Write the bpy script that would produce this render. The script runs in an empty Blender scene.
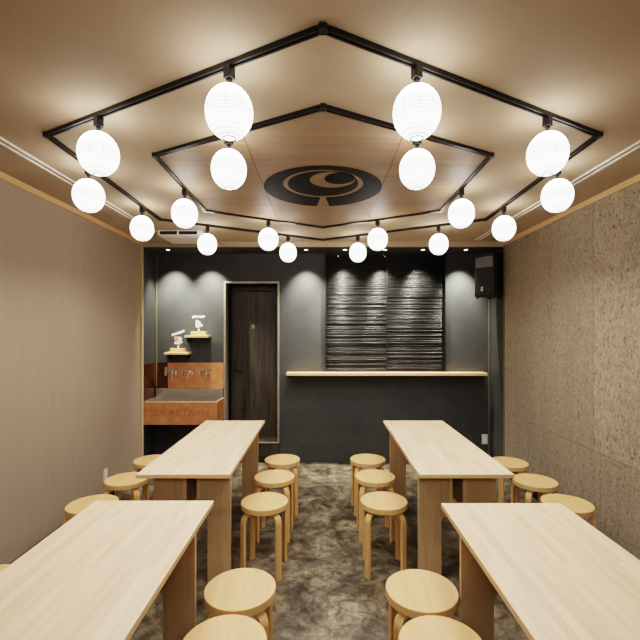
import bpy, bmesh, math, random
from mathutils import Vector, Matrix
random.seed(7)
C = bpy.context.scene.collection
PI = math.pi
F = 420.0; EYE = 1.6

# ------------------------------------------------------------------ materials
def new_mat(name):
    m = bpy.data.materials.new(name); m.use_nodes = True
    nt = m.node_tree; nt.nodes.clear()
    out = nt.nodes.new('ShaderNodeOutputMaterial')
    b = nt.nodes.new('ShaderNodeBsdfPrincipled')
    nt.links.new(b.outputs[0], out.inputs[0])
    return m, nt, b, out
def N(nt, t, **k):
    n = nt.nodes.new(t)
    for a, v in k.items(): setattr(n, a, v)
    return n
def rgba(c): return (c[0], c[1], c[2], 1)
def srgb(r, g, b):
    f = lambda v: (v/255/12.92) if v/255 <= .04045 else ((v/255+.055)/1.055)**2.4
    return (f(r), f(g), f(b))
def mixc(nt, fac, a, b, mode='MIX'):
    n = N(nt, 'ShaderNodeMix', data_type='RGBA', blend_type=mode)
    for i, v in ((0, fac), (6, a), (7, b)):
        if isinstance(v, (int, float)): n.inputs[i].default_value = v
        elif isinstance(v, tuple): n.inputs[i].default_value = rgba(v)
        else: nt.links.new(v, n.inputs[i])
    return n.outputs[2]
def coords(nt, scale=(1, 1, 1), rot=(0, 0, 0)):
    tc = N(nt, 'ShaderNodeTexCoord'); mp = N(nt, 'ShaderNodeMapping')
    mp.inputs['Scale'].default_value = scale; mp.inputs['Rotation'].default_value = rot
    nt.links.new(tc.outputs['Object'], mp.inputs[0]); return mp.outputs[0]
def noise(nt, vec, scale, detail=4, rough=.55, dist=0):
    n = N(nt, 'ShaderNodeTexNoise')
    n.inputs['Scale'].default_value = scale; n.inputs['Detail'].default_value = detail
    n.inputs['Roughness'].default_value = rough; n.inputs['Distortion'].default_value = dist
    nt.links.new(vec, n.inputs['Vector']); return n.outputs['Fac']
def ramp(nt, fac, stops):
    r = N(nt, 'ShaderNodeValToRGB'); e = r.color_ramp.elements
    while len(e) < len(stops): e.new(.5)
    for i, (p, c) in enumerate(stops):
        e[i].position = p; e[i].color = rgba(c) if isinstance(c, tuple) else (c, c, c, 1)
    nt.links.new(fac, r.inputs[0]); return r.outputs[0]
def bump(nt, b, h, strength=.2, dist=.01):
    n = N(nt, 'ShaderNodeBump'); n.inputs['Strength'].default_value = strength
    n.inputs['Distance'].default_value = dist
    nt.links.new(h, n.inputs['Height']); nt.links.new(n.outputs[0], b.inputs['Normal'])
def plain(name, col, rough=.5, metal=0, var=.12, scale=30):
    m, nt, b, o = new_mat(name)
    f = noise(nt, coords(nt), scale, 3)
    lo = tuple(c*(1-var) for c in col); hi = tuple(min(1, c*(1+var)) for c in col)
    nt.links.new(ramp(nt, f, [(.3, lo), (.7, hi)]), b.inputs['Base Color'])
    b.inputs['Roughness'].default_value = rough; b.inputs['Metallic'].default_value = metal
    return m
def wood(name, lo, hi, grain=(40, 1.5, 40), rough=.45, var=.12, gs=1.0):
    m, nt, b, o = new_mat(name)
    v = coords(nt, grain)
    f = noise(nt, v, gs, 5, .6, .6)
    c = ramp(nt, f, [(.3, lo), (.7, hi)])
    oi = N(nt, 'ShaderNodeObjectInfo')
    d = ramp(nt, oi.outputs['Random'], [(0, 1-var), (1, 1.0)])
    c = mixc(nt, 1.0, c, d, 'MULTIPLY')
    nt.links.new(c, b.inputs['Base Color']); b.inputs['Roughness'].default_value = rough
    bump(nt, b, f, .05, .003)
    return m

def stave_wood(name, base):
    """edge-glued staves running along local Y"""
    m, nt, b, o = new_mat(name)
    tc = N(nt, 'ShaderNodeTexCoord'); s = N(nt, 'ShaderNodeSeparateXYZ'); cb = N(nt, 'ShaderNodeCombineXYZ')
    oi = N(nt, 'ShaderNodeObjectInfo')
    add = N(nt, 'ShaderNodeMath', operation='MULTIPLY_ADD'); add.inputs[1].default_value = 7.3
    nt.links.new(tc.outputs['Object'], s.inputs[0])
    nt.links.new(oi.outputs['Random'], add.inputs[0]); nt.links.new(s.outputs[1], add.inputs[2])
    nt.links.new(add.outputs[0], cb.inputs[0]); nt.links.new(s.outputs[0], cb.inputs[1])
    br = N(nt, 'ShaderNodeTexBrick'); br.offset = .37; br.offset_frequency = 2; br.squash = 1.0
    for k, v in (('Scale', 1), ('Mortar Size', 0), ('Brick Width', .42), ('Row Height', .034), ('Bias', 0)):
        br.inputs[k].default_value = v
    br.inputs['Color1'].default_value = (.0, .0, .0, 1); br.inputs['Color2'].default_value = (1, 1, 1, 1)
    nt.links.new(cb.outputs[0], br.inputs['Vector'])
    lo = tuple(x*.86 for x in base); lo = (lo[0], lo[1]*.975, lo[2]*.93); hi = base
    c = ramp(nt, br.outputs['Color'], [(0, lo), (1, hi)])
    g = noise(nt, coords(nt, (45, 2.2, 45)), 1, 5, .62, .8)
    g2 = ramp(nt, g, [(.3, (.86, .82, .76)), (.62, (1.0, 1.0, 1.0))])
    c = mixc(nt, 1.0, c, g2, 'MULTIPLY')
    nt.links.new(c, b.inputs['Base Color']); b.inputs['Roughness'].default_value = .42
    return m

M = {}
M['table'] = stave_wood('pale staved wood', srgb(236, 208, 176))
M['table_edge'] = wood('plywood edge', srgb(206, 170, 124), srgb(228, 198, 154), (2, 2, 160))
M['ply_leg'] = wood('brown plywood board', srgb(186, 156, 120), srgb(202, 174, 138), (30, 30, 1.6), .5, .05)
M['birch'] = wood('honey birch', srgb(212, 170, 116), srgb(226, 186, 134), (30, 3, 30), .38, .06)
M['birch_leg'] = wood('honey birch bent leg', srgb(210, 166, 110), srgb(226, 186, 132), (60, 60, 3), .4, .08)
M['oak_trim'] = wood('honey trim', srgb(200, 160, 118), srgb(212, 174, 132), (20, 1, 20), .5, 0)
M['tan'] = plain('tan painted batten', srgb(196, 172, 140), .6, 0, .04, 8)
M['shelf'] = wood('pale shelf', srgb(205, 165, 115), srgb(228, 192, 145), (2, 40, 40), .45, 0)
M['black'] = plain('black satin metal', (.012, .012, .012), .32, 0)
M['matte_black'] = plain('matte black plastic', (.010, .010, .011), .55)
M['dark_grey'] = plain('speaker grille', (.02, .02, .024), .6, 0, .3, 400)
M['white'] = plain('white paint', (.75, .73, .69), .5)
M['cream'] = plain('cream plastic', (.68, .63, .54), .45)
M['steel'] = plain('brushed steel', (.60, .56, .52), .25, .88)
M['chrome'] = plain('chrome', (.75, .75, .75), .12, 1.0)
M['brass'] = plain('dull brass strip', (.20, .165, .10), .5, .2)
M['dark_steel'] = plain('dark bronze frame', srgb(150, 140, 124), .42, .35)
M['horn'] = plain('speaker horn grey', (.14, .14, .14), .45)

# ceiling paint
m, nt, b, o = new_mat('beige ceiling paper')
f = noise(nt, coords(nt, (1, 1, 1)), 1.6, 5, .6)
nt.links.new(ramp(nt, f, [(.3, srgb(160, 142, 120)), (.7, srgb(174, 155, 132))]), b.inputs['Base Color'])
b.inputs['Roughness'].default_value = .75; M['ceiling'] = m
# left wall textile paper
m, nt, b, o = new_mat('taupe woven wallpaper')
f1 = noise(nt, coords(nt, (1, 9, 1.2)), 2.2, 5, .6); f2 = noise(nt, coords(nt, (1, 1, 1)), 260, 3)
c = ramp(nt, f1, [(.3, srgb(160, 144, 126)), (.7, srgb(165, 149, 131))])
c2 = ramp(nt, f2, [(.35, .88), (.65, 1.0)])
nt.links.new(mixc(nt, 1, c, c2, 'MULTIPLY'), b.inputs['Base Color'])
b.inputs['Roughness'].default_value = .8; bump(nt, b, f2, .25, .004); M['wall_left'] = m
# right wall chip board
def chip(name, a, bcol, dark, sc):
    m, nt, b, o = new_mat(name)
    v = coords(nt, (1, 1, .55))
    n1 = noise(nt, v, sc, 4, .7, 1.5); n2 = noise(nt, coords(nt, (1, 1.0, .5)), sc*.85, 3, .7, 2.0)
    big = noise(nt, coords(nt, (1, 3, .35)), 2.2, 3)
    c = ramp(nt, n1, [(.32, a), (.62, bcol)])
    d = ramp(nt, n2, [(.34, dark), (.43, (1.0, 1.0, 1.0))])
    g = ramp(nt, big, [(.3, .86), (.7, 1.0)])
    c = mixc(nt, 1, mixc(nt, 1, c, d, 'MULTIPLY'), g, 'MULTIPLY')
    nt.links.new(c, b.inputs['Base Color']); b.inputs['Roughness'].default_value = .8
    bump(nt, b, n1, .25, .005); return m
M['chip_a'] = chip('wood chip board smooth', srgb(126, 115, 98), srgb(170, 156, 135), (.36, .32, .27), 55)
M['chip_b'] = chip('wood chip board coarse', srgb(128, 116, 99), srgb(180, 165, 144), (.28, .24, .20), 40)
# dark plaster
m, nt, b, o = new_mat('charcoal plaster')
f = noise(nt, coords(nt), 2.2, 6, .65, .4); f2 = noise(nt, coords(nt), 18, 4)
c = ramp(nt, f, [(.25, srgb(56, 57, 58)), (.75, srgb(74, 75, 74))])
c = mixc(nt, 1, c, ramp(nt, f2, [(.3, .88), (.7, 1.0)]), 'MULTIPLY')
nt.links.new(c, b.inputs['Base Color']); b.inputs['Roughness'].default_value = .62
bump(nt, b, f2, .15, .004); M['plaster'] = m
# floor
m, nt, b, o = new_mat('mottled concrete floor')
v = coords(nt)
f = noise(nt, v, 3.4, 8, .7, .6); f2 = noise(nt, v, 13, 7, .72, .5); f3 = noise(nt, v, 45, 4, .7)
c = ramp(nt, f, [(.34, srgb(60, 52, 43)), (.46, srgb(100, 90, 75)), (.58, srgb(136, 125, 105)), (.70, srgb(172, 160, 136))])
c = mixc(nt, 1, c, ramp(nt, f2, [(.36, (.30, .27, .24)), (.56, (1.0, 1.0, 1.0))]), 'MULTIPLY')
c = mixc(nt, 1, c, ramp(nt, f3, [(.3, .74), (.6, 1.0)]), 'MULTIPLY')
nt.links.new(c, b.inputs['Base Color'])
nt.links.new(ramp(nt, f2, [(.3, .30), (.7, .55)]), b.inputs['Roughness'])
bump(nt, b, f2, .12, .004); M['floor'] = m
# door wood
m, nt, b, o = new_mat('dark stained door')
f = noise(nt, coords(nt, (22, 22, 1.4)), 1, 6, .6, 1.0)
nt.links.new(ramp(nt, f, [(.3, srgb(42, 37, 32)), (.7, srgb(80, 72, 63))]), b.inputs['Base Color'])
b.inputs['Roughness'].default_value = .45; M['door'] = m
# reeds
m, nt, b, o = new_mat('black layered reed')
f = noise(nt, coords(nt, (1.8, 1, 120)), 1, 5, .7, .3)
nt.links.new(ramp(nt, f, [(.3, srgb(16, 17, 18)), (.55, srgb(34, 34, 34)), (.75, srgb(58, 57, 54))]), b.inputs['Base Color'])
b.inputs['Roughness'].default_value = .3; b.inputs['Specular IOR Level'].default_value = .27; bump(nt, b, f, .15, .003); M['reed'] = m
# plywood ceiling
def ply(name, a, bb):
    m, nt, b, o = new_mat(name)
    f = noise(nt, coords(nt, (1.2, 14, 8)), 1.3, 6, .6, 1.3)
    f2 = noise(nt, coords(nt, (2, 40, 8)), 2, 4, .6, .5)
    c = ramp(nt, f, [(.3, a), (.7, bb)])
    c = mixc(nt, 1, c, ramp(nt, f2, [(.3, .86), (.7, 1.0)]), 'MULTIPLY')
    nt.links.new(c, b.inputs['Base Color']); b.inputs['Roughness'].default_value = .55; return m
M['ply_a'] = ply('ceiling plywood warm', srgb(150, 124, 98), srgb(170, 144, 116))
M['ply_b'] = ply('ceiling plywood grey', srgb(144, 122, 100), srgb(162, 140, 116))
# emblem
m, nt, b, o = new_mat('worn black paint')
f = noise(nt, coords(nt), 6, 7, .7, .6)
nt.links.new(ramp(nt, f, [(.4, srgb(14, 13, 13)), (.66, srgb(26, 25, 25)), (.82, srgb(64, 61, 58))]), b.inputs['Base Color'])
b.inputs['Roughness'].default_value = .6; b.inputs['Specular IOR Level'].default_value = .2; M['emblem'] = m
# copper
def copper(name, rough, a, bb):
    m, nt, b, o = new_mat(name)
    f = noise(nt, coords(nt, (1, 1, 1.2)), 9, 6, .65, .2)
    nt.links.new(ramp(nt, f, [(.3, a), (.7, bb)]), b.inputs['Base Color'])
    b.inputs['Metallic'].default_value = .5; b.inputs['Roughness'].default_value = rough
    bump(nt, b, f, .1, .004); return m
M['copper'] = copper('brushed copper', .42, srgb(200, 134, 92), srgb(226, 166, 124))
M['copper_dark'] = copper('darker copper lettering', .5, srgb(176, 114, 76), srgb(206, 146, 106))  # slightly darker copper so the letters stand out
M['copper_painted_reflection'] = copper('polished copper with painted dark reflection', .12, srgb(52, 38, 28), srgb(112, 74, 50))  # dark reflection put into the base colour of the copper
# acrylic
m, nt, b, o = new_mat('clear acrylic')
b.inputs['Transmission Weight'].default_value = 1; b.inputs['Roughness'].default_value = .02
b.inputs['IOR'].default_value = 1.2; b.inputs['Base Color'].default_value = (.95, .97, .96, 1)
M['acrylic'] = m
M['print_white'] = plain('white print', (.85, .82, .80), .5, 0, .15, 60)
M['print_red'] = plain('faded red print', (.75, .30, .24), .5, 0, .2, 60)
M['logo_grey'] = plain('pale grey mark', (.5, .5, .5), .5)

# lantern paper
LANT_L = 3.3
def lantern_mat():
    m = bpy.data.materials.new('glowing ribbed washi paper'); m.use_nodes = True
    nt = m.node_tree; nt.nodes.clear()
    out = N(nt, 'ShaderNodeOutputMaterial'); em = N(nt, 'ShaderNodeEmission')
    tc = N(nt, 'ShaderNodeTexCoord'); s = N(nt, 'ShaderNodeSeparateXYZ')
    nt.links.new(tc.outputs['Object'], s.inputs[0])
    k = N(nt, 'ShaderNodeMath', operation='MULTIPLY'); k.inputs[1].default_value = 1/0.0131
    fr = N(nt, 'ShaderNodeMath', operation='FRACT')
    nt.links.new(s.outputs[2], k.inputs[0]); nt.links.new(k.outputs[0], fr.inputs[0])
    rib = ramp(nt, fr.outputs[0], [(0, .22), (.10, .26), (.22, 1.0), (.92, 1.0)])
    # vertical gore overlaps
    at = N(nt, 'ShaderNodeMath', operation='ARCTAN2'); nt.links.new(s.outputs[0], at.inputs[0]); nt.links.new(s.outputs[1], at.inputs[1])
    k2 = N(nt, 'ShaderNodeMath', operation='MULTIPLY'); k2.inputs[1].default_value = 10/(2*PI)
    fr2 = N(nt, 'ShaderNodeMath', operation='FRACT'); nt.links.new(at.outputs[0], k2.inputs[0]); nt.links.new(k2.outputs[0], fr2.inputs[0])
    gore = ramp(nt, fr2.outputs[0], [(0, .5), (.05, .56), (.09, 1.0), (.98, 1.0)])
    # glow painted by height: raised near the bulb, highest on top for ceiling pools
    zf = N(nt, 'ShaderNodeMath', operation='MULTIPLY_ADD'); zf.inputs[1].default_value = 5.0; zf.inputs[2].default_value = .5
    nt.links.new(s.outputs[2], zf.inputs[0])
    glow = ramp(nt, zf.outputs[0], [(.0, .22), (.22, .40), (.48, .27), (.62, .30), (.80, .85), (1.0, 1.0)])
    mr = N(nt, 'ShaderNodeMath', operation='MULTIPLY'); mr.inputs[1].default_value = 3.2
    nt.links.new(glow, mr.inputs[0])
    c = mixc(nt, 1, rib, gore, 'MULTIPLY')
    c = mixc(nt, 1, c, (1.0, .962, .91), 'MULTIPLY')
    nt.links.new(c, em.inputs[0])
    st = N(nt, 'ShaderNodeMath', operation='MULTIPLY'); st.inputs[1].default_value = LANT_L
    nt.links.new(mr.outputs[0], st.inputs[0]); nt.links.new(st.outputs[0], em.inputs[1])
    nt.links.new(em.outputs[0], out.inputs[0]); return m
M['paper'] = lantern_mat()
def emit(name, col, s):
    m = bpy.data.materials.new(name); m.use_nodes = True; nt = m.node_tree; nt.nodes.clear()
    out = N(nt, 'ShaderNodeOutputMaterial'); em = N(nt, 'ShaderNodeEmission')
    em.inputs[0].default_value = rgba(col); em.inputs[1].default_value = s
    nt.links.new(em.outputs[0], out.inputs[0]); return m
M['bulb'] = emit('frosted bulb glow', (1, .93, .82), 6)
M['lens'] = emit('downlight lens glow', (1, .95, .85), 5)

# ------------------------------------------------------------------ mesh helpers
def add_box(bm, x0, x1, y0, y1, z0, z1, mi=0):
    vs = [bm.verts.new((x, y, z)) for z in (z0, z1) for y in (y0, y1) for x in (x0, x1)]
    for f in ((0, 2, 3, 1), (4, 5, 7, 6), (0, 1, 5, 4), (2, 6, 7, 3), (0, 4, 6, 2), (1, 3, 7, 5)):
        fc = bm.faces.new([vs[i] for i in f]); fc.material_index = mi
    return vs
def bx(*a):
    bm = bmesh.new(); add_box(bm, *a); return bm
def add_lathe(bm, prof, n=32, c=(0, 0, 0), cap=True, mi=0, smooth=True, mat=None):
    rings = []
    for r, z in prof:
        ring = []
        for i in range(n):
            a = 2*PI*i/n; p = Vector((r*math.cos(a), r*math.sin(a), z))
            if mat: p = mat @ p
            ring.append(bm.verts.new(p + Vector(c)))
        rings.append(ring)
    for a, b_ in zip(rings, rings[1:]):
        for i in range(n):
            f = bm.faces.new((a[i], a[(i+1) % n], b_[(i+1) % n], b_[i])); f.smooth = smooth; f.material_index = mi
    if cap:
        f = bm.faces.new(list(reversed(rings[0]))); f.material_index = mi
        f = bm.faces.new(rings[-1]); f.material_index = mi
def lathe(prof, **k):
    bm = bmesh.new(); add_lathe(bm, prof, **k); return bm
def add_sweep(bm, pts, w, t, side, taper=None, mi=0):
    """rectangular strip swept along pts; side = width direction"""
    side = Vector(side).normalized(); rings = []
    for i, p in enumerate(pts):
        a = pts[max(i-1, 0)]; b_ = pts[min(i+1, len(pts)-1)]
        tg = (b_-a).normalized(); nn = tg.cross(side).normalized()
        ww = w*(taper[i] if taper else 1)
        rings.append([bm.verts.new(p + side*sx*ww/2 + nn*sy*t/2) for sx, sy in ((-1, -1), (1, -1), (1, 1), (-1, 1))])
    for a, b_ in zip(rings, rings[1:]):
        for i in range(4):
            bm.faces.new((a[i], a[(i+1) % 4], b_[(i+1) % 4], b_[i]))
    bm.faces.new(list(reversed(rings[0]))); bm.faces.new(rings[-1])
def add_prism(bm, poly, axis, a0, a1, mi=0):
    """extrude 2D poly; axis 'y': poly=(x,z); 'z': poly=(x,y); 'x': poly=(y,z)"""
    def P(u, v, w):
        return (u, w, v) if axis == 'y' else ((u, v, w) if axis == 'z' else (w, u, v))
    A = [bm.verts.new(P(u, v, a0)) for u, v in poly]; B = [bm.verts.new(P(u, v, a1)) for u, v in poly]
    n = len(poly)
    bm.faces.new(A).material_index = mi; bm.faces.new(list(reversed(B))).material_index = mi
    for i in range(n):
        bm.faces.new((A[i], B[i], B[(i+1) % n], A[(i+1) % n])).material_index = mi
def obj(name, bm, mats, parent=None, bevel=0, loc=None, keep=False):
    bmesh.ops.recalc_face_normals(bm, faces=bm.faces)
    me = bpy.data.meshes.new(name); bm.to_mesh(me); bm.free()
    if not isinstance(mats, (list, tuple)): mats = [mats]
    for mm in mats: me.materials.append(mm)
    o = bpy.data.objects.new(name, me); C.objects.link(o)
    if parent: o.parent = parent
    if loc: o.location = loc
    if bevel:
        md = o.modifiers.new('Bevel', 'BEVEL'); md.width = bevel; md.segments = 2; md.limit_method = 'ANGLE'
    return o
def tag(o, label, cat, group=None):
    o['label'] = label; o['category'] = cat
    if group: o['group'] = group
    return o
def thing(name, label, cat, loc=(0, 0, 0), rz=0, group=None):
    o = bpy.data.objects.new(name, None); C.objects.link(o); o.empty_display_size = .05
    o.location = loc; o.rotation_euler = (0, 0, rz); return tag(o, label, cat, group)
def struct(name, bm, m, parent=None, bevel=0):
    o = obj(name, bm, m, parent, bevel)
    if not parent: o['kind'] = 'structure'
    return o
def copy_thing(o, label, loc, rz=0, group=None):
    r = o.copy(); C.objects.link(r); r.location = loc; r.rotation_euler = (0, 0, rz); r['label'] = label
    if group: r['group'] = group
    for ch in list(o.children):
        c = ch.copy(); C.objects.link(c); c.parent = r
        for g in list(ch.children):
            d = g.copy(); C.objects.link(d); d.parent = c
    return r

# ------------------------------------------------------------------ room shell
XL, XR = -2.04, 2.035
D1, D2 = 4.71, 5.11
ZC, ZS = 2.603, 2.542
YF = -2.2
struct('floor', bx(XL-.15, XR+.15, YF-.15, D2+.6, -.1, 0), M['floor'])
struct('ceiling', bx(XL-.15, XR+.15, YF-.15, D1+.02, ZC, ZC+.1), M['ceiling'])
struct('wall_left', bx(XL-.12, XL, YF, D1, 0, ZC), M['wall_left'])
struct('wall_left_rear', bx(XL-.12, XL, D1, D2, 0, ZC), M['plaster'])
struct('wall_right_rear', bx(XR, XR+.12, D1, D2, 0, ZC), M['plaster'])
struct('wall_front', bx(XL-.12, XR+.12, YF-.12, YF, 0, ZC), M['wall_left'])
wr = struct('wall_right', bx(XR+.006, XR+.12, YF, D1, 0, ZC), M['chip_a'])
g = .0035
for (y0, y1, z0, z1, mt) in ((3.16, D1-.002, .70, ZC-.01, 'chip_a'), (1.34, 3.16, .70, ZC-.01, 'chip_b'), (-.48, 1.34, .70, ZC-.01, 'chip_a'), (YF, -.48, .70, ZC-.01, 'chip_b'),
                         (3.08, D1-.002, 0, .70, 'chip_a'), (1.26, 3.08, 0, .70, 'chip_a'), (-.56, 1.26, 0, .70, 'chip_a'), (YF, -.56, 0, .70, 'chip_a')):
    obj('wall_panel', bx(XR, XR+.006, y0+g/2, y1-g/2, z0+g/2, z1-g/2), M[mt], wr)
struct('ceiling_soffit', bx(XL, XR, D1+.02, D2, ZS, ZC+.1), M['plaster'])
# rear wall around the door opening
DX0, DX1, DZ1 = -1.204, -.529, 2.202
bm = bmesh.new()
add_box(bm, XL-.12, DX0, D2, D2+.12, 0, ZC); add_box(bm, DX1, XR+.12, D2, D2+.12, 0, ZC)
add_box(bm, DX0, DX1, D2, D2+.12, DZ1, ZC)
struct('wall_back', bm, M['plaster'])
bm = bmesh.new()   # doorway reveal
add_box(bm, DX0-.05, DX0+.0, D2+.12, D2+.42, 0, DZ1+.05); add_box(bm, DX1, DX1+.05, D2+.12, D2+.42, 0, DZ1+.05)
add_box(bm, DX0, DX1, D2+.12, D2+.42, DZ1, DZ1+.05); add_box(bm, DX0-.05, DX1+.05, D2+.40, D2+.45, 0, DZ1+.05)
struct('wall_reveal', bm, M['door'])
struct('trim_6', bx(DX0, DX1, D2-.008, D2+.4, 0, .09), M['matte_black'], bevel=.004)
struct('trim_10', bx(DX0, DX1, D2+.004, D2+.4, .09, .235), M['door'], bevel=.004)
# door
bm = bmesh.new(); fw = .024
add_box(bm, DX0, DX0+fw, D2-.018, D2+.12, .236, DZ1); add_box(bm, DX1-fw, DX1, D2-.018, D2+.12, .236, DZ1); add_box(bm, DX0+fw, DX1-fw, D2-.018, D2-.004, .236, .250)
add_box(bm, DX0+fw, DX1-fw, D2-.018, D2+.12, DZ1-fw, DZ1)
struct('trim_5', bm, M['dark_steel'], bevel=.003)
dr = struct('door_1', bx(-1.168, -.600, D2+.30, D2+.34, .255, 2.112), M['door'], bevel=.003)
bm = bmesh.new()
add_box(bm, -1.180, -1.170, D2+.27, D2+.35, .237, 2.18); add_box(bm, -.597, -.553, D2+.27, D2+.35, .237, 2.18)
add_box(bm, -1.170, -.597, D2+.27, D2+.35, 2.115, 2.18); add_box(bm, -1.170, -.597, D2+.27, D2+.35, .237, .252)
obj('door_frame', bm, M['door'], dr, .003)
yd = D2+.30
bm = bmesh.new(); add_box(bm, -1.135, -1.105, yd-.012, yd, 1.075, 1.125); add_box(bm, -1.128, -1.02, yd-.045, yd-.032, 1.088, 1.106)
add_box(bm, -1.126, -1.112, yd-.04, yd, 1.09, 1.104)
obj('door_handle', bm, M['matte_black'], dr, .003)
rotx = Matrix.Rotation(PI/2, 3, 'X')
obj('door_lock', lathe([(.015, 0), (.015, .012)], n=20, c=(-1.118, yd, 1.175), mat=rotx), M['matte_black'], dr)
for z in (1.90, .43):
    obj('hinge', bx(-.612, -.596, yd-.014, yd-.001, z-.055, z+.055), M['matte_black'], dr, .002)
# little figure sign on the door
bm = bmesh.new(); sx, sz = -.90, 1.655
add_lathe(bm, [(.011, 0), (.011, .004)], n=16, c=(sx-.016, yd, sz+.032), mat=rotx)
add_lathe(bm, [(.011, 0), (.011, .004)], n=16, c=(sx+.018, yd, sz+.032), mat=rotx)
add_prism(bm, [(sx-.028, sz+.018), (sx-.004, sz+.018), (sx-.010, sz-.045), (sx-.022, sz-.045)], 'y', yd-.004, yd-.0005)
add_prism(bm, [(sx+.012, sz+.018), (sx+.024, sz+.018), (sx+.033, sz-.02), (sx+.022, sz-.02), (sx+.022, sz-.045), (sx+.014, sz-.045), (sx+.014, sz-.02), (sx+.003, sz-.02)], 'y', yd-.004, yd-.0005)
bmesh.ops.scale(bm, vec=(.6, 1, .6), space=Matrix.Translation((-sx, 0, -sz)), verts=bm.verts)
obj('restroom_sign', bm, M['dark_steel'], dr)

# trims
zt0 = 2.555
struct('trim_1', bx(XL, XL+.016, YF, D1, zt0+.006, ZC), M['oak_trim'])
struct('trim_2', bx(XR-.016, XR, YF, D1, zt0+.006, ZC), M['oak_trim'])
struct('trim_3', bx(XL+.016, XR-.016, D1-.01, D1+.006, ZS, ZC), M['ceiling'])
struct('trim_4', bx(XL, XL+.022, D1-.02, D1+.012, 0, zt0), M['tan'])
struct('trim_7', bx(XR-.012, XR, D1-.006, D1+.006, 0, zt0), M['brass'])
struct('trim_8', bx(XR-.022, XR-.010, D2-.006, D2, 0, ZS), M['brass'])
struct('trim_9', bx(XL+.010, XL+.024, D2-.006, D2, .93, ZS), M['brass'])
struct('baseboard_left', bx(XL, XL+.012, YF, D1-.02, 0, .085), M['matte_black'])
struct('baseboard_right', bx(XR-.012, XR, YF, D1-.006, 0, .085), M['matte_black'])

# shallow bulkhead band over the reed screen
SX0, SX1, SZ0, SZ1 = .024, 1.484, 1.11, 2.52

# reed screen: two panels of stacked black reeds
rs = thing('reed_screen', 'black layered reed screen above the wooden wall shelf', 'screen', (0, 0, 0))
def reed_panel(x0, x1):
    bm = bmesh.new(); z = SZ0; nx = 14
    while z < SZ1-.004:
        h = min(random.choice((.006, .008, .010, .013)), SZ1-z); d = random.choice((.001, .003, .004, .006, .008)); ph = random.uniform(0, 9)
        rows = [[] for _ in range(6)]
        for i in range(nx+1):
            x = x0+(x1-x0)*i/nx; wv = .0012*math.sin(x*9+ph)+random.uniform(-.0005, .0005)
            for j in range(6):
                a = -PI/2+j/5*PI
                rows[j].append(bm.verts.new((x, D2-.004-d-h*.5*math.cos(a), z+h/2+wv+h*.5*math.sin(a))))
        for j in range(5):
            for i in range(nx): bm.faces.new((rows[j][i], rows[j][i+1], rows[j+1][i+1], rows[j+1][i])).smooth = True
        z += h
    add_box(bm, x0, x1, D2-.006, D2-.001, SZ0, SZ1)
    return bm
xm = .775
for a, b_ in ((SX0+.012, xm-.004), (xm+.004, SX1-.012)):
    obj('reed_panel', reed_panel(a, b_), M['reed'], rs)
bm = bmesh.new()
add_box(bm, SX0, SX0+.012, D2-.045, D2, SZ0, SZ1); add_box(bm, SX1-.012, SX1, D2-.045, D2, SZ0, SZ1)
add_box(bm, SX0+.012, SX1-.012, D2-.045, D2, SZ1-.0, SZ1+.014); add_box(bm, xm-.004, xm+.004, D2-.03, D2, SZ0, SZ1)
obj('screen_frame', bm, M['matte_black'], rs)

# long wall shelf under the screen
ws = thing('wall_shelf', 'long thin pale wood shelf running under the black reed screen', 'shelf', (.75, D2, 1.07))
obj('shelf_board', bx(-.435-.75, 1.945-.75, -.15, 0, 0, .034), M['shelf'], ws, .003)

# outlets
def outlet(label, loc, rz):
    t = thing('wall_outlet', label, 'outlet', loc, rz)
    obj('cover_plate', bx(-.035, .035, -.008, 0, -.06, .06), M['cream'], t, .003)
    bm = bmesh.new()
    for z in (-.028, 0, .028): add_box(bm, -.016, .016, -.011, -.008, z-.010, z+.010)
    obj('socket', bm, M['white'], t, .001)
    return t
outlet('cream wall outlet low on the dark rear wall, right of the back right table', (1.965, D2, .285), 0)
outlet('cream wall outlet low on the taupe left wall behind the stools', (XL, 3.93, .25), PI/2)

# ------------------------------------------------------------------ copper sink
sk = thing('copper_sink', 'hammered copper trough sink below the three wall taps', 'sink', (0, 0, 0))
sx0, sx1, sy0, sy1, sz0, sz1 = XL+.003, -1.20, 4.76, D2, .535, .795
bm = bmesh.new(); w = .012
add_box(bm, sx0, sx1, sy0, sy0+w, sz0, sz1); add_box(bm, sx0, sx0+w, sy0+w, sy1, sz0, sz1)
add_box(bm, sx1-w, sx1, sy0+w, sy1, sz0, sz1); add_box(bm, sx0+w, sx1-w, sy0+w, sy1, sz0, sz0+w)
obj('trough', bm, M['copper'], sk, .002)
bm = bmesh.new(); w2 = .03
for a in ((sx0+w, sx1-w, sy0+w, sy0+w2, sz0+.06, sz1+.004), (sx0+w, sx0+w2, sy0+w2, sy1-.03, sz0+.06, sz1+.004), (sx1-w2, sx1-w, sy0+w2, sy1-.03, sz0+.06, sz1+.004),
          (sx0+w, sx1-w, sy1-.03, sy1-.002, sz0+.06, .905), (sx0+w2, sx1-w2, sy0+w2, sy1-.03, sz0+.05, sz0+.065)):
    add_box(bm, *a)
obj('steel_liner', bm, M['steel'], sk, .003)
for xx in (-1.86, -1.62, -1.38):
    obj('drain', lathe([(.03, 0), (.03, .006), (.02, .004)], n=20, c=(xx, 4.95, sz0+.065)), M['chrome'], sk)
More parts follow.
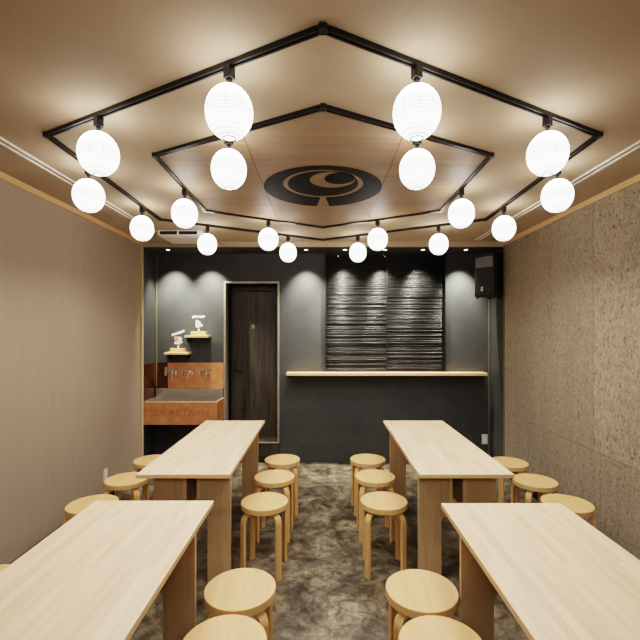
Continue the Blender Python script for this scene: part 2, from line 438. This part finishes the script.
def text_bm(txt, size, extr):
    cu = bpy.data.curves.new('t', 'FONT'); cu.body = txt; cu.size = size; cu.extrude = extr; cu.align_x = 'CENTER'; cu.align_y = 'CENTER'
    o = bpy.data.objects.new('t', cu); C.objects.link(o)
    dg = bpy.context.evaluated_depsgraph_get(); dg.update()
    me = bpy.data.meshes.new_from_object(o.evaluated_get(dg))
    bm = bmesh.new(); bm.from_mesh(me)
    bpy.data.objects.remove(o); bpy.data.curves.remove(cu); bpy.data.meshes.remove(me)
    return bm
bm = text_bm('SX ARTISAN', .115, .002)
bmesh.ops.transform(bm, matrix=Matrix.Translation((-1.60, sy0-.0005, .67)) @ Matrix.Rotation(PI/2, 4, 'X'), verts=bm.verts)
obj('embossed_lettering', bm, M['copper_dark'], sk)

bs = thing('copper_backsplash', 'copper sheet backsplash on the wall behind the sink taps', 'backsplash', (0, 0, 0))
obj('back_sheet', bx(-1.885, DX0-.006, D2-.005, D2-.0005, .907, 1.215), M['copper'], bs)
obj('painted_reflection_sheet', bx(XL+.008, -1.887, D2-.005, D2-.0005, .907, 1.215), M['copper_painted_reflection'], bs)  # separate darker sheet standing in for a reflection on the backsplash
obj('side_sheet', bx(XL+.0005, XL+.006, D1+.02, D2-.006, .80, 1.215), M['copper_painted_reflection'], bs)

def tap(x, label):
    t = thing('wall_tap', label, 'tap', (x, D2-.005, 1.085), 0, 'wall taps over the copper sink')
    obj('wall_flange', lathe([(.026, 0), (.026, .008), (.018, .012)], n=20, mat=rotx), M['chrome'], t)
    bm = bmesh.new()
    add_lathe(bm, [(.012, 0), (.012, .10), (.010, .12)], n=16, mat=rotx)
    for i in range(6):
        a = i/5*PI/2
    pts = [Vector((0, -.09, -.0)), Vector((0, -.105, -.02)), Vector((0, -.11, -.045)), Vector((0, -.11, -.07))]
    add_sweep(bm, pts, .022, .022, (1, 0, 0))
    add_lathe(bm, [(.015, 0), (.015, .035)], n=16, c=(0, -.07, 0))
    obj('spout', bm, M['chrome'], t, .003)
    bm = bmesh.new(); add_box(bm, -.075, .06, -.084, -.060, .034, .050)
    add_box(bm, -.095, -.068, -.088, -.056, -.02, .075)
    o = obj('lever_handle', bm, M['chrome'], t, .003)
    return t
tap(-1.80, 'chrome lever wall tap, leftmost of three, beside the painted dark reflection')
tap(-1.60, 'chrome lever wall tap in the middle of the three over the sink')
tap(-1.395, 'chrome lever wall tap, rightmost of three, nearest the door frame')

# little shelves with acrylic awards
def small_shelf(x0, x1, zt, label):
    t = thing('small_shelf', label, 'shelf', ((x0+x1)/2, D2, zt), 0, None); hw = (x1-x0)/2
    obj('shelf_board', bx(-hw, hw, -.15, 0, -.026, 0), M['shelf'], t, .002)
    obj('bracket', bx(-hw+.02, -hw+.04, -.12, 0, -.075, -.026), M['matte_black'], t)
    obj('bracket', bx(hw-.04, hw-.02, -.12, 0, -.075, -.026), M['matte_black'], t)
small_shelf(-1.641, -1.358, 1.547, 'small pale wall shelf, the upper one, left of the door')
small_shelf(-1.877, -1.594, 1.346, 'small pale wall shelf, the lower one, directly above the left tap')
def ragged(bm, cx, cz, w, h, y0, y1, n=18, amp=.3, seed=1):
    rr = random.Random(seed); pts = []
    for i in range(n):
        a = 2*PI*i/n; k = 1-amp*rr.random()
        pts.append((cx+w/2*k*math.cos(a), cz+h/2*k*math.sin(a)))
    add_prism(bm, pts, 'y', y0, y1)
def award(cx, zt, label, red, seed):
    t = thing('acrylic_stand', label, 'ornament', (cx, D2-.085, zt), 0)
    obj('wooden_base', bx(-.088, .088, -.03, .03, 0, .048), M['shelf'], t, .003)
    obj('acrylic_panel', bx(-.092, .092, -.003, .003, .048, .262), M['acrylic'], t)
    bm = bmesh.new(); tl = .03 if red else 0
    add_prism(bm, [(-.078, .205-tl*.4), (-.03, .214-tl*.2), (.03, .208+tl*.5), (.075, .216+tl), (.072, .240+tl), (.02, .234+tl*.6), (-.04, .238-tl*.2), (-.08, .232-tl*.5)], 'y', -.007, -.004)
    ragged(bm, .0, .125, .115, .075, -.007, -.004, 16, .45, seed); ragged(bm, -.012 if not red else .02, .155, .08, .085, -.0085, -.0072, 14, .5, seed+3)
    ragged(bm, 0, .068, .026, .03, -.007, -.004, 10, .2, seed+5)
    obj('white_print', bm, M['print_white'], t)
    if red:
        bm = bmesh.new(); ragged(bm, -.025, .165, .065, .07, -.0105, -.009, 14, .4, seed+9); obj('red_print', bm, M['print_red'], t)
award(-1.485, 1.547, 'clear acrylic stand with white print on the upper small shelf', False, 11)
award(-1.73, 1.346, 'clear acrylic stand with white and red print on the lower small shelf', True, 21)

# ------------------------------------------------------------------ speaker
sp = thing('wall_speaker', 'black loudspeaker hanging in the rear right corner under the ceiling', 'speaker', (1.90, 4.78, 2.232), 0)
body_rot = math.radians(-52)   # front turned toward the room centre
def rotz_bm(bm, a): bmesh.ops.rotate(bm, cent=(0, 0, 0), matrix=Matrix.Rotation(a, 3, 'Z'), verts=bm.verts)
hw, hh = .122, .245
bm = bmesh.new()
add_prism(bm, [(-hw, -.12), (hw, -.12), (hw, -.02), (hw*.62, .12), (-hw*.62, .12), (-hw, -.02)], 'z', -hh, hh)
rotz_bm(bm, body_rot); obj('cabinet', bm, M['matte_black'], sp, .012)
bm = bmesh.new(); add_box(bm, -hw*.86, hw*.86, -.127, -.1205, -hh*.93, .055); rotz_bm(bm, body_rot); obj('grille', bm, M['dark_grey'], sp, .004)
bm = bmesh.new()
vs = [bm.verts.new(p) for p in ((-.105, -.123, .20), (.105, -.123, .20), (.105, -.123, .08), (-.105, -.123, .08), (-.01, -.1205, .150), (.01, -.1205, .150), (.01, -.1205, .128), (-.01, -.1205, .128))]
for f in ((0, 1, 5, 4), (1, 2, 6, 5), (2, 3, 7, 6), (3, 0, 4, 7), (4, 5, 6, 7)): bm.faces.new([vs[i] for i in f])
rotz_bm(bm, body_rot); obj('horn', bm, M['horn'], sp)
bm = bmesh.new(); add_box(bm, -.035, -.008, -.130, -.127, -.185, -.160); add_box(bm, -.035, -.008, -.130, -.127, -.155, -.135); rotz_bm(bm, body_rot); obj('logo_badge', bm, M['logo_grey'], sp)
for (fx, fy) in ((-.10, -.09), (.10, -.09), (.06, .09), (-.06, .09)):
    bm = bmesh.new(); add_lathe(bm, [(.014, -hh-.018), (.016, -hh)], n=14, c=(fx, fy, 0)); rotz_bm(bm, body_rot); obj('rubber_foot', bm, M['matte_black'], sp)
bm = bmesh.new(); add_box(bm, -.012, .012, -.01, .01, hh-.01, ZS-2.232); obj('mounting_bracket', bm, M['black'], sp)
obj('ceiling_plate', bx(-.05, .05, -.03, .03, ZS-2.232-.008, ZS-2.232), M['chrome'], sp)

# ------------------------------------------------------------------ ceiling things
def rail(x, label):
    t = thing('ceiling_rail', label, 'rail', (x, 0, ZC), 0)
    for dx in (-.022, .022):
        obj('rail_strip', bx(dx-.004, dx+.004, YF+.1, D1-.12, -.010, 0), M['white'], t)
rail(-1.69, 'white double rail on the ceiling along the left wall')
rail(1.69, 'white double rail on the ceiling along the right wall')

ac = thing('air_conditioner', 'white ceiling air conditioner with dark slots at the back left', 'air conditioner', (-1.42, 4.38, ZC), 0)
aw, ad = .225, .21
obj('panel', bx(-aw, aw, -ad, ad, -.052, 0), M['white'], ac, .006)
bm = bmesh.new(); 
for (a, b_) in ((-.20, -.03), (-.01, .17)): add_box(bm, a, b_, -ad-.003, -ad+.01, -.044, -.012)
obj('front_slot', bm, M['matte_black'], ac)
obj('intake_grille', bx(-.17, .17, -.13, .13, -.058, -.052), M['cream'], ac, .003)

# plywood hexagon and emblem
HX, HY = 0.0, 2.945
HEX = {'outer': [(0, 1.38), (1.40, 2.13), (1.452, 3.745), (0, 4.58), (-1.452, 3.745), (-1.40, 2.13)],
       'inner': [(0, 1.865), (.95, 2.376), (.974, 3.465), (0, 4.02), (-.974, 3.465), (-.95, 2.376)]}
def hexpts(s): return HEX[s]
def clip_poly(poly, xa, xb, ya, yb):
    def clip(p, ins, inter):
        out = []
        for i in range(len(p)):
            a, b_ = p[i], p[(i+1) % len(p)]
            if ins(a): out.append(a)
            if ins(a) != ins(b_): out.append(inter(a, b_))
        return out
    for ax, v, sgn in ((0, xa, 1), (0, xb, -1), (1, ya, 1), (1, yb, -1)):
        if len(poly) < 3: return []
        poly = clip(poly, lambda q: (q[ax]-v)*sgn >= 0, lambda a, b_: tuple(a[i]+(b_[i]-a[i])*(v-a[ax])/(b_[ax]-a[ax]) for i in range(2)))
    return poly
pc = thing('ceiling_panel', 'hexagonal plywood ceiling panel inside the inner lamp track', 'ceiling panel', (0, 0, ZC), 0)
hp = hexpts('inner')
xs = [-1.3, -.408, .408, 1.3]; ys = [1.5, 2.53, 3.345, 4.3]; k = 0
for i in range(3):
    for j in range(3):
        q = clip_poly(hp, xs[i]+.0015, xs[i+1]-.0015, ys[j]+.0015, ys[j+1]-.0015)
        if len(q) > 2:
            bm = bmesh.new(); add_prism(bm, q, 'z', -.006, 0)
            obj('plywood_sheet', bm, M['ply_b'] if (i == 1 and j == 1) or (i+j) % 2 else M['ply_a'], pc); k += 1
# emblem : flat painted shapes, coordinates X, depth (viewed from below)
em = thing('ceiling_emblem', 'round black painted emblem of offset rings on the plywood ceiling', 'emblem', (0, 0, ZC-.0065), 0)
def circ(cx, cy, r, n=96): return [(cx+r*math.sin(2*PI*i/n), cy+r*math.cos(2*PI*i/n)) for i in range(n)]
def ring_bm(o, i, z0, z1, gap=None):
    """region between two same-count loops, optional list of skipped indices"""
    bm = bmesh.new(); n = len(o)
    vo = [[bm.verts.new((p[0], p[1], z)) for p in o] for z in (z0, z1)]; vi = [[bm.verts.new((p[0], p[1], z)) for p in i] for z in (z0, z1)]
    for a in range(n):
        b_ = (a+1) % n
        if gap and a in gap: continue
        for L in (0, 1): bm.faces.new((vo[L][a], vo[L][b_], vi[L][b_], vi[L][a]))
        bm.faces.new((vo[0][a], vo[0][b_], vo[1][b_], vo[1][a])); bm.faces.new((vi[0][a], vi[0][b_], vi[1][b_], vi[1][a]))
    return bm
# outer ring with a wedge cut at the far side (index 0 = far)
def arc_loop(cx, cy, r, a0, a1, n): return [(cx+r*math.sin(a0+(a1-a0)*i/n), cy+r*math.cos(a0+(a1-a0)*i/n)) for i in range(n+1)]
oc, orr = (0, 2.937), .408; ic, irr = (0.0, 2.862), .272
go, gi = math.asin(.05/orr), math.asin(.020/irr)
n = 96; O_ = arc_loop(*oc, orr, go, 2*PI-go, n); I_ = arc_loop(*ic, irr, gi, 2*PI-gi, n)
bm = bmesh.new()
vo = [[bm.verts.new((p[0], p[1], z)) for p in O_] for z in (-.0025, 0)]; vi = [[bm.verts.new((p[0], p[1], z)) for p in I_] for z in (-.0025, 0)]
for a in range(n):
    for L in (0, 1): bm.faces.new((vo[L][a], vo[L][a+1], vi[L][a+1], vi[L][a]))
    bm.faces.new((vo[0][a], vo[0][a+1], vo[1][a+1], vo[1][a])); bm.faces.new((vi[0][a], vi[0][a+1], vi[1][a+1], vi[1][a]))
obj('outer_ring', bm, M['emblem'], em)
obj('inner_ring', ring_bm(circ(.0, 2.855, .238), circ(.062, 2.772, .150), -.0025, 0), M['emblem'], em)
bm = bmesh.new(); add_prism(bm, circ(.108, 2.745, .098, 64), 'z', -.0025, 0); obj('centre_disc', bm, M['emblem'], em)

# tracks
ZT = ZC
def track(s, label):
    t = thing('lighting_track', label, 'lighting track', (HX, HY, ZC), 0)
    hw, ht = .013, .018
    P = [Vector((x-HX, y-HY, 0)) for x, y in hexpts(s)]
    for k in range(6):
        a, b_ = P[k], P[(k+1) % 6]; d = (b_-a).normalized(); nn = Vector((-d.y, d.x, 0))
        a2, b2 = a+d*.02, b_-d*.02
        bm = bmesh.new()
        # two lips with a groove between them
        for (u0, u1, z0, z1) in ((-hw, hw, -.010, 0), (-hw, -.004, -ht, -.010), (.004, hw, -ht, -.010)):
            vs = [bm.verts.new(p+nn*u+Vector((0, 0, z))) for z in (z0, z1) for p in (a2, b2) for u in (u0, u1)]
            for f in ((0, 2, 3, 1), (4, 5, 7, 6), (0, 1, 5, 4), (2, 6, 7, 3), (0, 4, 6, 2), (1, 3, 7, 5)): bm.faces.new([vs[i] for i in f])
        obj('track_rail', bm, M['black'], t)
    for k in range(6):
        p = P[k]; bm = bmesh.new()
        add_lathe(bm, [(.020, -ht-.002), (.020, 0)], n=6, c=(p.x, p.y, 0), smooth=False)
        obj('corner_joint', bm, M['black'], t)
track('outer', 'large outer hexagonal black lighting track on the ceiling')
track('inner', 'small inner hexagonal black lighting track around the plywood panel')

# lanterns
def make_lantern():
    root = thing('paper_lantern', '', 'lantern', (0, 0, 0), 0, 'white paper lanterns hung from the lighting tracks')
    bm = bmesh.new(); add_box(bm, -.016, .016, -.016, .016, -.062, -.0185); add_lathe(bm, [(.010, -.075), (.012, -.062)], n=16)
    obj('track_adapter', bm, M['black'], root, .002)
    obj('stem', lathe([(.0055, -.094), (.0055, -.072)], n=12), M['black'], root)
    zc = -.188; a, h = .088, .101; prof = []; nr = 32
    tmin = math.asin(.026/a*1.0)
    for i in range(nr+1):
        t = tmin + (PI-2*tmin)*i/nr
        r = a*math.sin(t)**1.07; z = -h*math.cos(t)
        if i % 2: r += .0012
        prof.append((r, z))
    sh = obj('paper_shade', lathe(prof, n=28, cap=False), M['paper'], root, loc=(0, 0, zc))
    bm = bmesh.new(); z = prof[0][1]; r = prof[0][0]
    add_lathe(bm, [(r-.002, z-.002), (r+.0015, z-.002), (r+.0015, z+.001), (r-.002, z+.001), (r-.002, z-.002)], n=28, cap=False)
    obj('bottom_ring', bm, M['matte_black'], sh)
    obj('bulb', lathe([(.004, -.045), (.02, -.038), (.028, -.02), (.026, 0), (.014, .025), (.012, .04)], n=20), M['bulb'], sh)
    bm = bmesh.new(); add_lathe(bm, [(.013, .04), (.013, .095)], n=16); obj('lamp_holder', bm, M['matte_black'], sh)
    return root
def lamp_for(root, x, y):
    ld = bpy.data.lights.get('lantern_downlight')
    if not ld:
        ld = bpy.data.lights.new('lantern_downlight', 'SPOT'); ld.energy = DOWN_W; ld.spot_size = math.radians(156); ld.spot_blend = 1.0
        ld.color = (1, .962, .91); ld.shadow_soft_size = .05
    o = bpy.data.objects.new('lantern_light', ld); C.objects.link(o); o.parent = root; o.location = (0, 0, -.30)
DOWN_W = 14.0
def edge_pt(s, k, t):
    p = hexpts(s); a = Vector(p[k]); b_ = Vector(p[(k+1) % 6]); return a+(b_-a)*t
# vertex 0 = nearest, going toward +X (right)
L = []
side = {0: 'front right', 1: 'right', 2: 'rear right', 3: 'rear left', 4: 'left', 5: 'front left'}
desc = {
 (0, 0): 'large white paper lantern on the outer track, right of the near corner',
 (0, 1): 'white paper lantern on the outer track just before its right corner',
 (1, 0): 'white paper lantern on the outer track just behind its right corner',
 (1, 1): 'white paper lantern on the outer track near the right wall, farthest back on that side',
 (2, 0): 'white paper lantern on the outer track in front of the dark wall, nearest the speaker',
 (2, 1): 'small white paper lantern on outer track, before the left half of the reed screen',
 (3, 0): 'small white paper lantern on outer track, between door and reed screen',
 (3, 1): 'small white paper lantern on outer track, right of the air conditioner',
 (4, 0): 'white paper lantern on outer track near left wall, left of the air conditioner',
 (4, 1): 'white paper lantern on the outer track just behind its left corner',
 (5, 0): 'white paper lantern on the outer track just before its left corner',
 (5, 1): 'large white paper lantern on the outer track, left of the near corner'}
desc_in = {0: 'white paper lantern on the inner track, front right of the round emblem', 1: 'white paper lantern on the inner track, at its right side',
 2: 'white paper lantern on the inner track, behind the emblem to the right', 3: 'white paper lantern on the inner track, behind the emblem to the left',
 4: 'white paper lantern on the inner track, at its left side', 5: 'white paper lantern on the inner track, front left of the round emblem'}
for k in range(6):
    for j, t in enumerate({0: (.25, .738), 5: (.262, .75)}.get(k, (.25, .75))): L.append((edge_pt('outer', k, t), desc[(k, j)], k))
    L.append((edge_pt('inner', k, .5), desc_in[k], k))
proto = None
for p, d, k in L:
    rz = k*PI/3+PI/6
    if proto is None:
        proto = make_lantern(); proto['label'] = d; proto.location = (p.x, p.y, ZC); proto.rotation_euler.z = rz; r = proto
    else: r = copy_thing(proto, d, (p.x, p.y, ZC), rz)
    L[L.index((p, d, k))] = (p, d, r)
for p, d, r in L: lamp_for(r, p.x, p.y)

# downlights in the soffit
SPOT_W = 100
def downlight(x, label):
    t = thing('recessed_downlight', label, 'downlight', (x, 4.86, ZS), 0, 'recessed downlights over the dark rear wall')
    obj('trim_ring', lathe([(.022, -.004), (.034, -.004), (.034, 0), (.022, 0), (.022, -.004)], n=24, cap=False), M['chrome'], t)
    obj('lens', lathe([(.022, -.002), (.022, 0)], n=24), M['lens'], t)
    ld = bpy.data.lights.new('spot', 'SPOT'); ld.energy = SPOT_W; ld.spot_size = math.radians(76); ld.spot_blend = 1.0; ld.color = (1, .968, .82); ld.shadow_soft_size = .015
    o = bpy.data.objects.new('downlight_beam', ld); C.objects.link(o); o.parent = t; o.location = (0, 0, -.012); o.rotation_euler = (math.radians(15), 0, 0)
px = lambda v: (v-323)*4.86/420
for v, l in ((168, 'recessed downlight at the left end, above the copper sink'), (206, 'recessed downlight between sink and door'),
             (306, 'recessed downlight between the door and the reed screen'), (345, 'recessed downlight over the left part of the reed screen'),
             (385, 'recessed downlight over the middle of the reed screen'), (423, 'recessed downlight over the right part of the reed screen'),
             (466, 'recessed downlight nearest the black speaker')):
    downlight(px(v), l)
for x, l in ((.18, 'small silver cone hook above the left part of the reed screen'), (.74, 'small silver cone hook above the middle of the reed screen')):
    t = thing('ceiling_hook', l, 'hook', (x, 5.03, ZS), 0)
    obj('cone', lathe([(.014, -.060), (.004, -.030), (.003, -.018)], n=16), M['chrome'], t)
    obj('stem', lathe([(.0025, -.03), (.0025, 0)], n=8), M['chrome'], t)

# ------------------------------------------------------------------ tables
def table(x0, x1, y0, y1, label):
    cx, cy = (x0+x1)/2, (y0+y1)/2; zt = .746; th = .024
    t = thing('dining_table', label, 'table', (cx, cy, 0), 0, 'long pale wooden tables')
    hx, hy = (x1-x0)/2, (y1-y0)/2
    bm = bmesh.new(); add_box(bm, -hx, hx, -hy, hy, zt-th, zt)
    bm.faces.ensure_lookup_table()
    for f in bm.faces:
        f.material_index = 0 if abs(f.normal.z) > .5 or True else 1
    bmesh.ops.recalc_face_normals(bm, faces=bm.faces)
    for f in bm.faces: f.material_index = 0 if f.normal.z > .5 else 1
    obj('tabletop', bm, [M['table'], M['table_edge']], t, .0015)
    lx = hx-.035; wleg = .147; zr = .42; g = .055; R = .035; zb = zt-th
    for sy in (-1, 1):
        yc = sy*(hy-.187)
        for sx in (-1, 1):
            P = [(lx, 0), (lx, zb), (g, zb), (g, zr)]
            P.append((lx-wleg-R, zr))
            for i in range(1, 7):
                a = i/6*PI/2; P.append((lx-wleg-R+R*math.sin(a), zr-R+R*math.cos(a)))
            P.append((lx-wleg, 0))
            P = [(sx*u, v) for u, v in P]
            bm = bmesh.new(); add_prism(bm, P, 'y', yc-.011, yc+.011)
            bmesh.ops.recalc_face_normals(bm, faces=bm.faces)
            for f in bm.faces: f.material_index = 0 if abs(f.normal.y) > .5 else 1
            obj('leg_board', bm, [M['ply_leg'], M['table_edge']], t)
    ye = hy-.187
    for sx in (-1, 1):
        bm = bmesh.new(); add_box(bm, sx*g-.011-sx*.011, sx*g+.011-sx*.011, -ye-.018, ye+.018, zb-.26, zb)
        bmesh.ops.recalc_face_normals(bm, faces=bm.faces)
        for f in bm.faces: f.material_index = 0 if abs(f.normal.x) > .5 else 1
        obj('spine_board', bm, [M['ply_leg'], M['table_edge']], t)
    return t
table(-1.116, -.554, 2.50, 4.008, 'long pale wood table at the back left, ending before the door')
table(.573, 1.140, 2.50, 4.008, 'long pale wood table at the back right, in front of the shelf wall')
table(-1.145, -.550, .60, 2.116, 'long pale wood table at the front left, cut by the picture edge')
table(.586, 1.180, .57, 2.085, 'long pale wood table at the front right, cut by the picture edge')

# ------------------------------------------------------------------ stools
def make_stool():
    root = thing('round_stool', '', 'stool', (0, 0, 0), 0, None)
    r = .157
    bm = lathe([(r-.003, .424), (r, .427), (r, .4575), (r-.0025, .460)], n=88, smooth=False)
    obj('seat', bm, M['birch'], root)
    for k in range(4):
        a = PI/4+k*PI/2; d = Vector((math.cos(a), math.sin(a), 0)); s = Vector((-d.y, d.x, 0))
        pts = [d*.055+Vector((0, 0, .414)), d*.088+Vector((0, 0, .414))]
        Rr = .062; c = d*(.162-Rr)+Vector((0, 0, .414-Rr))
        for i in range(9):
            t = i/8*PI/2; pts.append(c+d*Rr*math.sin(t)+Vector((0, 0, Rr*math.cos(t))))
        pts.append(d*.162+Vector((0, 0, .2))); pts.append(d*.163)
        bm = bmesh.new(); add_sweep(bm, pts, .041, .019, s)
        o = obj('leg', bm, M['birch_leg'], root, .002)
        for f in o.data.polygons: f.use_smooth = False
    return root
stools = [
 (-.362, 3.74, .10, 'round birch stool on the aisle side of the back left table, farthest back', 'a'),
 (-.381, 3.30, -.05, 'round birch stool on the aisle side of the back left table, middle one', 'a'),
 (-.392, 2.82, -.08, 'round birch stool on the aisle side of the back left table, nearest the camera', 'a'),
 (.400, 3.75, .03, 'round birch stool on the aisle side of the back right table, farthest back', 'a'),
 (.409, 3.306, .0, 'round birch stool on the aisle side of the back right table, middle one', 'a'),
 (.409, 2.83, -.04, 'round birch stool on the aisle side of the back right table, nearest the camera', 'a'),
 (-.367, 1.867, .05, 'round birch stool by the front left table, whole seat in view', 'a'),
 (-.363, 1.535, .3, 'round birch stool by the front left table, cut by the bottom picture edge', 'a'),
 (.4355, 1.857, -.06, 'round birch stool by the front right table, whole seat in view', 'a'),
 (.434, 1.53, .2, 'round birch stool by the front right table, cut by the bottom picture edge', 'a'),
 (-1.515, 3.726, .0, 'round birch stool between the left wall and back left table, farthest back', 'w'),
 (-1.515, 3.246, .08, 'round birch stool between the left wall and back left table, in front of the outlet', 'w'),
 (-1.525, 2.779, -.1, 'round birch stool at the left wall, partly hidden by the front left table corner', 'w'),
 (-1.54, 1.90, .1, 'round birch stool at the far left picture edge, only a sliver showing', 'w'),
 (1.62, 3.66, .0, 'round birch stool between the right wall and back right table, farthest back', 'w'),
 (1.62, 3.21, .05, 'round birch stool between the right wall and back right table, middle one', 'w'),
 (1.62, 2.79, .0, 'round birch stool at the right wall, behind the front right table corner', 'w')]
sp0 = None
for x, y, rz, lab, g_ in stools:
    grp = 'stools along the aisle' if g_ == 'a' else 'stools along the side walls'
    if sp0 is None:
        sp0 = make_stool(); sp0.location = (x, y, 0); sp0.rotation_euler.z = rz; sp0['label'] = lab; sp0['group'] = grp
    else: copy_thing(sp0, lab, (x, y, 0), rz, grp)

ld = bpy.data.lights.new('rear_fill_light', 'AREA'); ld.shape = 'RECTANGLE'; ld.size = 1.6; ld.size_y = .5; ld.energy = 20; ld.color = (1, .962, .91)  # added fill light behind the camera, brightens the near table legs
o = bpy.data.objects.new('rear_fill_light', ld); C.objects.link(o); o.location = (0, -1.3, 2.45); o.rotation_euler = (math.radians(38), 0, 0)
# ------------------------------------------------------------------ world, camera
w = bpy.data.worlds.new('w'); bpy.context.scene.world = w; w.use_nodes = True
w.node_tree.nodes['Background'].inputs[0].default_value = (1, .95, .9, 1); w.node_tree.nodes['Background'].inputs[1].default_value = .1
cd = bpy.data.cameras.new('camera'); cam = bpy.data.objects.new('camera', cd); C.objects.link(cam)
cd.sensor_width = 36; cd.lens = F/640*36; cd.shift_x = -3/640; cd.shift_y = 11/640; cd.clip_start = .01
cam.location = (0, 0, EYE); cam.rotation_euler = (PI/2, 0, 0)
s = bpy.context.scene; s.camera = cam
s.view_settings.view_transform = 'Filmic'
s.view_settings.look = 'High Contrast'
s.view_settings.exposure = 0.68
s.cycles.max_bounces = 6; s.cycles.diffuse_bounces = 4; s.cycles.glossy_bounces = 3
s.cycles.sample_clamp_indirect = 4
